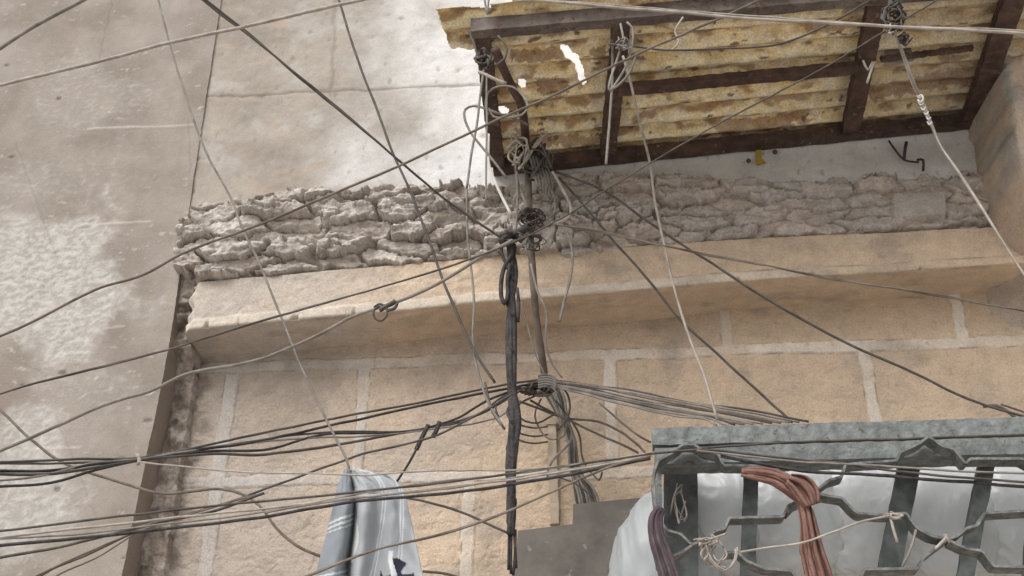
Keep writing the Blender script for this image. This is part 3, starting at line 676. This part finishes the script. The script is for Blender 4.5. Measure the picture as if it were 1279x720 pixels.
strand(mb, [(1147, 121), (1151, 119), (1153, 124), (1150, 128), (1146, 125)], 2.4, -1.15, wob=0, seg=.006); mb.build('splice', 'white', rp)
wire('drop_wire', 'pale brown wire dropping from the canopy middle across the cornice', 'wire', 'pale', [(778, 70, -1.1), (788, 105, -1.05), (798, 150, -.95), (812, 205, -.8), (818, 250, -.7), (828, 300), (845, 372), (862, 425), (880, 470), (896, 525)], 3.4, -.65)
wire('sloping_wire', 'dark wire sloping from the tangle down right, ending above the left end of the cage', 'wire', 'dark', [(698, 222, -.5), (712, 238), (740, 270), (766, 302), (790, 328), (820, 363), (850, 400), (900, 446), (945, 487), (990, 528)], 3.2, -.5)
wire('sloping_wire', 'long dark wire sloping from the tangle down to the right edge above the cage', 'wire', 'dark', [(688, 213, -.5), (725, 225), (760, 241), (800, 270), (850, 305), (890, 330), (960, 375), (1060, 430), (1150, 470), (1215, 500), (1290, 524)], 3.2, -.55)
wire('sloping_wire', 'light brown wire crossing the cornice from the knot to the right edge', 'wire', 'brown', [(696, 281), (740, 288), (780, 296), (870, 316), (960, 333), (1040, 349), (1120, 361), (1200, 374), (1279, 388), (1350, 398)], 3.2, -.7, strands=2)
wire('hanging_wire', 'short pale wire end hanging over the cornice right of the pole', 'wire', 'grey', [(688, 278), (703, 284), (711, 298), (715, 318), (713, 345), (706, 372), (699, 402)], 3.4, -.55)
wire('hanging_wire', 'pale looped wire beside the tangle, curling back below it', 'wire', 'pale', [(690, 215), (700, 232), (712, 255), (713, 268), (704, 276), (690, 280)], 4, -.55)
wire('hanging_wire', 'thin wire curving down from the canopy tangle to the knot', 'wire', 'grey', [(686, 232), (693, 250), (692, 265), (680, 276), (664, 283)], 2.4, -.5)

# pipe and black bundle
pole = wire('cable_pipe', 'thin brown upright pipe running from the canopy corner down to the cable fan', 'pipe', 'brown', [(655, 170, -.5), (659, 215, -.5), (661, 260, -.48), (664, 320, -.45), (670, 400, -.40), (676, 440, -.34), (681, 475, -.28)], 9, wob=.2)
bb = thing('cable_bundle', 'thick black cable bundle hanging straight down in front of the blocks', 'cable bundle', tuple(at(640, 716, -.62)))
mb = MB()
for k in range(6):
    o = [rnd.uniform(-3.4, 3.4) for _ in range(8)]
    o = [q*1.25 for q in o]
    strand(mb, [(637+o[0], 296), (640+o[1]*1.1, 340), (638+o[2], 400), (638+o[3]*.7, 470), (643+o[4], 530), (638+o[5]*.8, 590), (639+o[6], 640), (640+o[7], 668)], 7, -.62+.008*rnd.uniform(-1, 1), wob=2.2)
strand(mb, [(639+5.5*math.sin(q*1.25), 300+q*9) + (-.62-.016*math.cos(q*1.25),) for q in range(41)], 3.2, wob=.5, seg=.01)
mb.build('wrapped_cables', 'black', bb)
for x1, x2, y2 in ((636, 635, 712), (639, 638, 717), (642, 641, 719), (644, 645, 710)):
    mb = MB(); strand(mb, [(x1, 662), ((x1+x2)/2+rnd.uniform(-2, 2), 690), (x2, y2)], 3.4, -.62); mb.build('frayed_end', 'black', bb)
mb = MB(); strand(mb, [(640, 318), (633, 328), (627, 345), (626, 370), (630, 379), (634, 370), (634, 350), (637, 330)], 5.5, -.64, wob=.1, seg=.008); mb.build('side_loop', 'black', bb)
mb = MB(); strand(mb, [(646, 360), (648, 380), (647, 402)], 4, -.63, wob=.1); mb.build('loose_end', 'black', bb)
wire('pipe_side_wire', 'pale wire looping beside the brown pipe down to the cable fan', 'wire', 'pale', [(663, 330, -.5), (672, 365, -.48), (683, 390, -.46), (682, 430, -.4), (690, 455, -.34), (702, 472, -.3)], 2.8)
wire('pipe_side_wire', 'thin wire between the black bundle and the brown pipe', 'wire', 'grey', [(651, 378), (660, 410), (668, 440), (680, 468)], 1.8, -.45)

# tangle by the canopy corner
def scribble(mb, cx, cy, rx, ry, Y, n, w, seed, dy=.05):
    r2 = random.Random(seed)
    for k in range(n):
        a0 = r2.uniform(0, 6.28); pts = []
        for i in range(r2.randint(4, 7)):
            a = a0+i*r2.uniform(.7, 1.5); q = r2.uniform(.3, 1.05)
            pts.append((cx+rx*q*math.cos(a), cy+ry*q*math.sin(a), Y+r2.uniform(-dy, dy)))
        strand(mb, pts, w*r2.uniform(.7, 1.2), wob=.4, seg=.008)
tg = thing('wire_tangle', 'messy tangle of wire ends tied on the pipe below the canopy corner', 'wire tangle', tuple(at(665, 300, -.5)))
mb = MB(); scribble(mb, 668, 200, 26, 26, -.52, 13, 3.2, 3); mb.build('upper_knot', 'dark', tg)
mb = MB(); scribble(mb, 648, 188, 14, 24, -.56, 8, 2.6, 4); strand(mb, [(655, 205), (664, 190), (672, 178), (682, 168)], 4, -.56); strand(mb, [(664, 188), (676, 176), (676, 166)], 3, -.56); mb.build('pale_ends', 'pale', tg)
mb = MB(); scribble(mb, 664, 272, 17, 14, -.53, 16, 2.0, 5); scribble(mb, 668, 300, 14, 14, -.5, 4, 1.8, 8); mb.build('lower_knot', 'dark', tg)
mb = MB()
for k in range(7): strand(mb, [(660+k*4, 192+k), (664+k*4, 205+k), (668+k*4.5, 222+k*2), (672+k*3, 234+k*3)], 3.4, -.54+.01*k)
mb.build('drooping_ends', 'grey', tg)
mb = MB(); strand(mb, [(643, 200), (646, 225), (653, 245), (660, 262)], 3.2, -.55); strand(mb, [(646, 215), (646, 260), (644, 290)], 3, -.56); mb.build('loose_end', 'grey', tg)
kn = thing('cable_knot', 'black taped joint where the crossing cables meet the top of the bundle', 'cable joint', tuple(at(638, 300, -.62)))
mb = MB(); strand(mb, [(624, 303), (634, 297), (645, 292), (660, 284)], 10, -.66, wob=.3); mb.build('tape', 'black', kn)
mb = MB(); scribble(mb, 640, 296, 16, 9, -.66, 7, 3, 6); mb.build('wire_end', 'dark', kn)
wire('knot_wire', 'two-ended black wire stub pointing down from the taped joint', 'wire', 'black', [(628, 300), (626, 315), (632, 330), (638, 345)], 4, -.64)
cw = thing('corner_wires', 'looped grey wires wound on the left upright of the canopy', 'wire loops', tuple(at(600, 240, -1)))
mb = MB(); strand(mb, [(660, 156, -.7), (640, 148, -.9), (622, 143, -1.0), (607, 137), (592, 133), (581, 137), (580, 147), (586, 163), (597, 178), (612, 196), (632, 222)], 3.2, -1.0); mb.build('loop', 'grey', cw)
mb = MB(); strand(mb, [(610, 143), (606, 130), (610, 114), (622, 107), (640, 108), (652, 118), (659, 132), (652, 143), (636, 147), (616, 146), (611, 136)], 2.8, -1.08); mb.build('loop', 'grey', cw)
mb = MB(); strand(mb, [(604, 88), (600, 120), (596, 155), (589, 190), (583, 235)], 3, -1.1); mb.build('hanging_strand', 'grey', cw)
mb = MB(); strand(mb, [(608, 92), (608, 150), (607, 200), (607, 252)], 2.6, -1.1); mb.build('hanging_strand', 'grey', cw)
mb = MB(); strand(mb, [(610, 168), (611, 205), (622, 235), (638, 268)], 3.8, -.9); mb.build('pale_strand', 'white', cw)
mb = MB(); strand(mb, [(598, 90), (612, 96), (622, 101), (632, 104)], 4.2, -1.28); mb.build('pale_strand', 'pale', cw)
mb = MB(); scribble(mb, 604, 75, 12, 14, -1.25, 9, 3.2, 9); strand(mb, [(585, 38), (592, 55), (598, 75)], 3, -1.28); strand(mb, [(622, 45), (632, 58), (630, 74), (618, 82)], 3, -1.28); mb.build('binding', 'dark', cw)
cm = thing('corner_wires', 'wires bound round the second cross beam of the canopy', 'wire loops', tuple(at(770, 130, -1)))
mb = MB(); strand(mb, [(783, 28), (790, 36), (790, 55), (783, 80), (772, 100), (762, 115)], 3, -1.2); strand(mb, [(775, 30), (778, 50), (770, 75), (760, 112), (770, 108), (785, 92), (795, 68)], 3, -1.2); mb.build('loop', 'grey', cm)
mb = MB(); strand(mb, [(760, 55), (775, 57), (790, 58), (830, 63), (880, 62), (960, 57), (1000, 46), (1040, 28), (1085, 2)], 2.6, -1.2); mb.build('strand', 'dark', cm)
mb = MB(); scribble(mb, 778, 55, 12, 10, -1.22, 6, 2.4, 10); strand(mb, [(764, 30), (765, 90), (762, 150), (757, 205)], 3.4, -1.0); mb.build('binding', 'grey', cm)
wire('corner_wires', 'small pale hooked wire end stuck under the sheet near the front beam', 'wire', 'pale', [(853, 22), (848, 30), (843, 40), (848, 52), (840, 62), (826, 63)], 2.6, -1.15)
cr_ = thing('corner_wires', 'wires bunched on the third cross beam at the top of the photo', 'wire loops', tuple(at(1110, 50, -1.1)))
mb = MB(); scribble(mb, 1116, 20, 16, 22, -1.28, 14, 2.6, 11); scribble(mb, 1130, 48, 10, 8, -1.25, 6, 2.6, 15); mb.build('binding', 'dark', cr_)
mb = MB(); strand(mb, [(1078, 76), (1084, 88), (1090, 78)], 3, -.95); strand(mb, [(1083, 104), (1090, 84), (1093, 78)], 3, -.95); mb.build('pale_strand', 'pale', cr_); mb = MB(); scribble(mb, 1112, 36, 10, 7, -1.3, 5, 2.6, 12); mb.build('pale_strand', 'pale', cr_)
wire('vertical_wire', 'thin pale wire hanging vertically over the masonry left of the black bundle', 'wire', 'grey', [(583, 232), (584, 290), (588, 330), (592, 380), (591, 420), (594, 450), (602, 480), (611, 505), (628, 533)], 3, -.6)
for k, x in enumerate((608, 614)): pass
wire('vertical_wire', 'short pair of wires leaving the canopy corner through the top of the photo', 'wire', 'grey', [(603, -20), (606, 5), (609, 18)], 2.6, -1.2, extra=[(2.4, [(612, -20), (610, 4), (609, 18)])])

# ------------------------------------------------------------------ cable fan node and lower runs
node = thing('cable_fan_knot', 'pale string binding where the cables fan out below the brown pipe', 'cable binding', tuple(at(685, 490, -.3)))
mb = MB()
for k in range(6): strand(mb, [(672, 470+k*3), (680, 468+k*3), (690, 470+k*3), (696, 476+k*3)], 3, -.33, wob=.3, seg=.008)
mb.build('string', 'grey', node)
mb = MB(); scribble(mb, 672, 487, 26, 9, -.30, 12, 2.8, 13); mb.build('wire_end', 'dark', node)
dn = thing('cable_bundle', 'grey bundle of thin cables falling from the fan knot towards the stepped metal sheet', 'cable bundle', tuple(at(730, 630, -.2)))
for k in range(9):
    o = rnd.uniform(-1, 1); mb = MB()
    strand(mb, [(672+k*3.0, 478), (684+k*2.6, 498+o*3), (700+k*1.2+o, 526), (710+k*.9+o*2, 552), (714+o*4+k*.8, 585), (718+k*3, 612), (722+k*3.4, 634)], 3.6, -.12+.01*o, wob=1)
    mb.build('cable', 'grey' if k % 3 else 'dark', dn)
gl = 'cables running from the fan knot towards the left edge'
L1 = [('topmost dark cable running left from the fan knot through the pale tie', [(-60, 578), (0, 577), (100, 574), (172, 572), (250, 558), (320, 544), (450, 517), (560, 495), (640, 479), (684, 473)], 3.0, 'dark'),
      ('second dark cable below the topmost, left of the fan knot', [(-60, 586), (0, 588), (60, 587), (110, 581), (172, 574), (250, 562), (320, 552), (450, 523), (560, 500), (640, 484), (690, 474)], 3.4, 'black'),
      ('dark cable dipping lowest at the left edge before the pale tie', [(-60, 612), (0, 608), (60, 603), (120, 587), (172, 574), (260, 564), (330, 562), (400, 544), (460, 541), (520, 538), (570, 523), (610, 500), (650, 484)], 3.2, 'black'),
      ('dark cable passing just above the towel top from the fan knot to the pale tie', [(-60, 592), (0, 592), (60, 592), (120, 584), (172, 575), (260, 567), (330, 568), (440, 553), (500, 541), (550, 531), (600, 516), (650, 488)], 3.6, 'dark'),
      ('grey cable sagging under the others at the left edge before the pale tie', [(-60, 604), (0, 600), (50, 596), (110, 580), (172, 574), (280, 558), (380, 548), (470, 544), (560, 533), (620, 522), (650, 500)], 2.6, 'grey'),
      ('dark cable with a gentle upward bow between the pale tie and the fan knot', [(-60, 577), (0, 578), (90, 578), (172, 573), (300, 553), (410, 540), (520, 538), (590, 522), (630, 495), (668, 482)], 2.6, 'dark')]
for lb, pts, wd, m in L1:
    n = len(pts); P3 = [(x, y+rnd.uniform(-.6, .6), -.30-.9*max(0, (690-x))/690) for x, y in pts]
    wire('bundle_cable', lb, 'cable', m, P3, wd, group=gl)
mb = MB()
for k in range(3): strand(mb, [(170+k*1.2, 567), (173+k, 574), (171+k, 581)], 2.6, -1.04, wob=.1, seg=.01)
mb.build('cable_tie', 'pale', label='small pale tie holding the left cables together at the wall corner', cat='cable tie')
wire('bundle_cable', 'thin dark cable rising from the bottom left over the towel top to the fan knot', 'cable', 'dark', [(20, 740), (60, 714), (110, 694), (190, 656), (290, 627), (320, 615), (400, 585), (450, 568), (540, 545), (600, 516), (640, 492)], 2.8, -.9)
hk = thing('cable_clip', 'black clip and torn tape hanging from the cables above the towel', 'clip', tuple(at(520, 560, -.75)))
mb = MB(); strand(mb, [(549, 527), (546, 536), (541, 546)], 6, -.78, wob=.1, seg=.01); mb.build('tape_flag', 'black', hk)
mb = MB(); strand(mb, [(535, 531), (528, 545), (520, 562)], 6, -.78, wob=.1); strand(mb, [(522, 558), (510, 580), (495, 603)], 3, -.85, wob=.3); mb.build('strap', 'black', hk)
wire('white_wire', 'thin whitish wire running nearly level from the pale tie over the towel to the cage', 'wire', 'pale', [(172, 577, -1.05), (230, 583, -1.1), (320, 590, -1.15), (390, 591, -1.15), (450, 593, -1.15), (540, 588, -1.1), (640, 587, -1.05), (700, 582, -1), (760, 574, -1), (812, 566, -.98)], 2.3)
wire('slack_wire', 'slack brown wire wandering from the left edge under the cables to behind the towel', 'wire', 'brown', [(-40, 470), (0, 512), (40, 551), (75, 576), (110, 590), (160, 606), (205, 617), (240, 614), (270, 611), (300, 616), (325, 633), (345, 660), (370, 682), (402, 696)], 3.4, -.95)
gm = 'long cables between the left edge and the cage corner'
L2 = [('upper thin dark cable of the low group reaching the cage corner from the left edge', [(-60, 668), (0, 663), (160, 644), (320, 628), (450, 614), (560, 602), (700, 583), (812, 567)], 3.0, 'dark'),
      ('pale cable just under the topmost of the low group crossing the towel', [(-60, 674), (0, 672), (160, 653), (330, 636), (450, 620), (560, 608), (640, 600), (700, 590), (812, 570)], 3.0, 'pale'),
      ('thick dark cable of the low group crossing the middle of the towel', [(-60, 690), (0, 681), (150, 667), (320, 648), (400, 633), (450, 625), (520, 620), (600, 612), (720, 592), (812, 573)], 4.0, 'black'),
      ('grey cable fourth down in the low group, near the left edge', [(-60, 682), (0, 674), (100, 668), (200, 656), (330, 640), (450, 622), (560, 611), (700, 588), (812, 571)], 2.2, 'grey'),
      ('pale thin cable lying along the top of the low group near the cage', [(330, 641), (450, 617), (560, 600), (640, 592), (720, 580), (812, 567)], 2.4, 'grey')]
for lb, pts, wd, m in L2:
    wire('low_cable', lb, 'cable', m, [(x, y, -1.35+.35*x/812) for x, y in pts], wd, group=gm)
wire('low_cable', 'dark cable rising from the bottom left corner into the low group', 'cable', 'dark', [(-60, 712), (0, 697), (60, 686), (120, 672), (200, 652), (260, 640), (330, 616)], 3.6, -1.2)
wire('low_cable', 'thin double cable climbing from the bottom edge at the left', 'cable', 'brown', [(10, 740), (45, 720), (100, 693), (160, 668), (230, 645), (320, 618)], 2.4, -1.15, extra=[(2, [(40, 740), (75, 718), (120, 698), (165, 669)])])
wire('low_cable', 'grey double cable climbing from under the towel to the cage corner', 'cable', 'brown', [(340, 740), (385, 720), (460, 690), (540, 670), (600, 652), (640, 636), (700, 610), (760, 584), (812, 570)], 4.4, -1.2, strands=2)
wire('short_wire', 'short dark wire sloping from the towel down to the end of the black bundle', 'wire', 'dark', [(506, 622), (540, 628), (580, 641), (610, 655), (634, 666)], 3.2, -.7)
wire('short_wire', 'dark wire end peeping out at the right of the towel hem', 'wire', 'dark', [(528, 714), (560, 718), (600, 730)], 3.4, -.7)
gr = 'thin cables fanning from the knot down to behind the cage top rail'
ORD = 'uppermost second third fourth fifth sixth seventh eighth ninth tenth lowest'.split()
for k in range(11):
    t = k/10; ex_ = 1010-t*115; ey = 527+t*5
    pts = [(686+rnd.uniform(-4, 4), 474+k*.8, -.32), (735-t*8, 480+t*12+rnd.uniform(-1, 1), -.36), (790-t*10, 488+t*19+rnd.uniform(-2, 2), -.42), (860-t*18, 501+t*19+rnd.uniform(-2, 2), -.5), (930-t*50, 514+t*11+rnd.uniform(-2, 2), -.55), (ex_, ey, -.6)]
    wire('fan_cable', ORD[k]+' cable of the fan spreading right from the knot, counted from the top', 'cable', ('dark', 'grey', 'grey', 'brown')[k % 4], pts, rnd.uniform(2.3, 3.4), group=gr)
wire('arc_wire', 'dark wire arching right from the grey bundle, upper of the arching pair', 'wire', 'dark', [(662, 500, -.3), (690, 516, -.28), (710, 524, -.28), (745, 527, -.3), (775, 540, -.35), (795, 555, -.4), (806, 566, -.5)], 3.0)
wire('arc_wire', 'dark wire running straighter right from the grey bundle, lower of the arching pair', 'wire', 'dark', [(645, 500, -.3), (680, 514, -.28), (710, 526, -.28), (745, 542, -.3), (775, 555, -.35), (797, 566, -.4)], 3.0)
wire('arc_wire', 'thin brown wire dropping from the fan to the cage corner', 'wire', 'brown', [(748, 503), (775, 527), (795, 543), (813, 553)], 2.8, -.45)
wire('curl_wire', 'dark curl bulging right of the fan knot', 'wire', 'dark', [(700, 482), (709, 493), (712, 510), (708, 524), (697, 537)], 2.8, -.3)
wire('curl_wire', 'pale curl crossing the grey bundle below the fan knot', 'wire', 'grey', [(702, 526), (713, 534), (714, 548), (706, 560), (695, 570), (685, 585), (684, 598)], 3.0, -.22)
ga = 'three wires sagging between the black bundle and the trunking'
for k, (y0, w_) in enumerate(((527, 'topmost'), (537, 'middle'), (546, 'lowest'))):
    wire('sagging_wire', w_+' of the three short sagging wires left of the beige trunking', 'wire', 'brown', [(636, y0-4, -.3), (652, y0+5, -.15), (668, y0+8, -.08), (684, y0+6, -.05)], 2.4, group=ga)
wire('curl_wire', 'dark curved wire left of the black bundle joining the upper cables', 'wire', 'dark', [(606, 478, -.4), (611, 500, -.45), (617, 518, -.5), (630, 536, -.58)], 3)
wire('curl_wire', 'small dark hooked wire just left of the black bundle', 'wire', 'dark', [(640, 492), (626, 500), (619, 510), (622, 520)], 2.8, -.5)
for pts_, lb_, m_ in (([(668, 495, -.3), (648, 505, -.3), (650, 522, -.28), (672, 528, -.25), (692, 518, -.25)], 'dark drooping loop just under the left of the fan knot', 'dark'),
                      ([(676, 498, -.28), (668, 520, -.25), (684, 548, -.22), (704, 545, -.22), (708, 528, -.25)], 'thin grey drooping loop right of the beige trunking top', 'grey'),
                      ([(694, 500, -.28), (722, 540, -.22), (728, 575, -.2), (748, 600, -.25), (752, 590, -.3)], 'thin dark stray wire hooking outward right of the grey bundle', 'dark')):
    wire('curl_wire', lb_, 'wire', m_, pts_, 2.4)
wire('lower_wire', 'thin dark wire slanting down beside the trunking onto the metal sheet', 'wire', 'dark', [(697, 596), (720, 605), (742, 622)], 2.4, -.3)
# trunking
tr = thing('cable_trunking', 'flat beige cable trunking fixed upright on the block wall', 'trunking', tuple(at(691, 660, -.01)))
a, b = at(689, 530, -.014), at(693, 655, -.014); MB().beam(a, b, .036, .02, up=(0, 1, 0), n=20).build('channel', 'trunk', tr, smooth=False)
a, b = at(689, 524, -.02), at(689, 531, -.02); MB().beam(a, b, .042, .022, up=(0, 1, 0), n=3).build('end_cap', 'trunk', tr, smooth=False)

# wires round the cage
wt = thing('wire_tangle', 'pale wire twisted round the crossing bars at the left of the cage', 'wire tangle', tuple(at(890, 720, -1)))
mb = MB(); scribble(mb, 898, 690, 22, 24, -.99, 4, 2.6, 25, .03); scribble(mb, 880, 677, 16, 6, -1.0, 5, 2.4, 22, .02); mb.build('coil', 'pale', wt)
mb = MB(); strand(mb, [(880, 678), (888, 700), (905, 714), (918, 700), (920, 685)], 4, -1.0, strands=2); mb.build('loop', 'pale', wt)
sc = MB(); scribble(sc, 850, 625, 16, 28, -.80, 4, 1.8, 31, .02); sc.build('straw_scraps', 'pale', label='dry pale straw scraps caught in the left corner of the cage', cat='straw')
wire('cage_string', 'pale string stretched from the wire tangle across the red-brown cloth', 'string', 'pale', [(925, 690), (965, 684), (1005, 678), (1040, 665), (1075, 652), (1108, 645)], 2.8, -1.03)
wt2 = thing('wire_tangle', 'small pale wire knot on the middle bar above the bottom scroll of the cage', 'wire knot', tuple(at(1118, 690, -1)))
mb = MB(); scribble(mb, 1116, 645, 12, 5, -1.0, 5, 2.8, 23, .01); mb.build('coil', 'pale', wt2)
mb = MB(); strand(mb, [(1112, 646), (1116, 662), (1121, 678)], 3.4, -1.0); mb.build('loose_end', 'pale', wt2)
mb = MB(); strand(mb, [(1144, 662), (1138, 685), (1127, 708)], 3.2, -.98); mb.build('loose_end', 'grey', wt2)
wire('wire_tie', 'short twisted pale wire tie on the right crossing of the cage bars', 'wire', 'pale', [(1168, 686), (1176, 678), (1183, 670), (1180, 668), (1186, 678)], 3.4, -1.0)
wire('cage_wire', 'upper dark wire running across the inside of the cage to the right', 'wire', 'dark', [(812, 567, -1.0), (880, 562), (960, 570), (1040, 578), (1120, 588), (1200, 596), (1300, 604)], 3, -.99)
wire('cage_wire', 'lower dark wire sagging across the white sacks in the cage', 'wire', 'black', [(900, 570), (1000, 588), (1080, 592), (1160, 600), (1230, 604), (1310, 610)], 4, -.98)
wire('cage_wire', 'pale wire running along the lower rail of the cage', 'wire', 'grey', [(870, 563), (930, 570), (1000, 577), (1060, 580), (1130, 584), (1220, 590), (1310, 592)], 2.8, -.99)
wire('cage_wire', 'dark wire resting between the two top rails of the cage', 'wire', 'dark', [(870, 560), (960, 554), (1060, 550), (1160, 547), (1300, 542)], 3, -.93)
wire('cage_wire', 'small brown twig-like wire above the cage rail at the right edge', 'wire', 'brown', [(1228, 508), (1245, 507), (1258, 514), (1268, 522)], 4, -.5, extra=[(2.6, [(1250, 505), (1275, 514), (1300, 522)])])
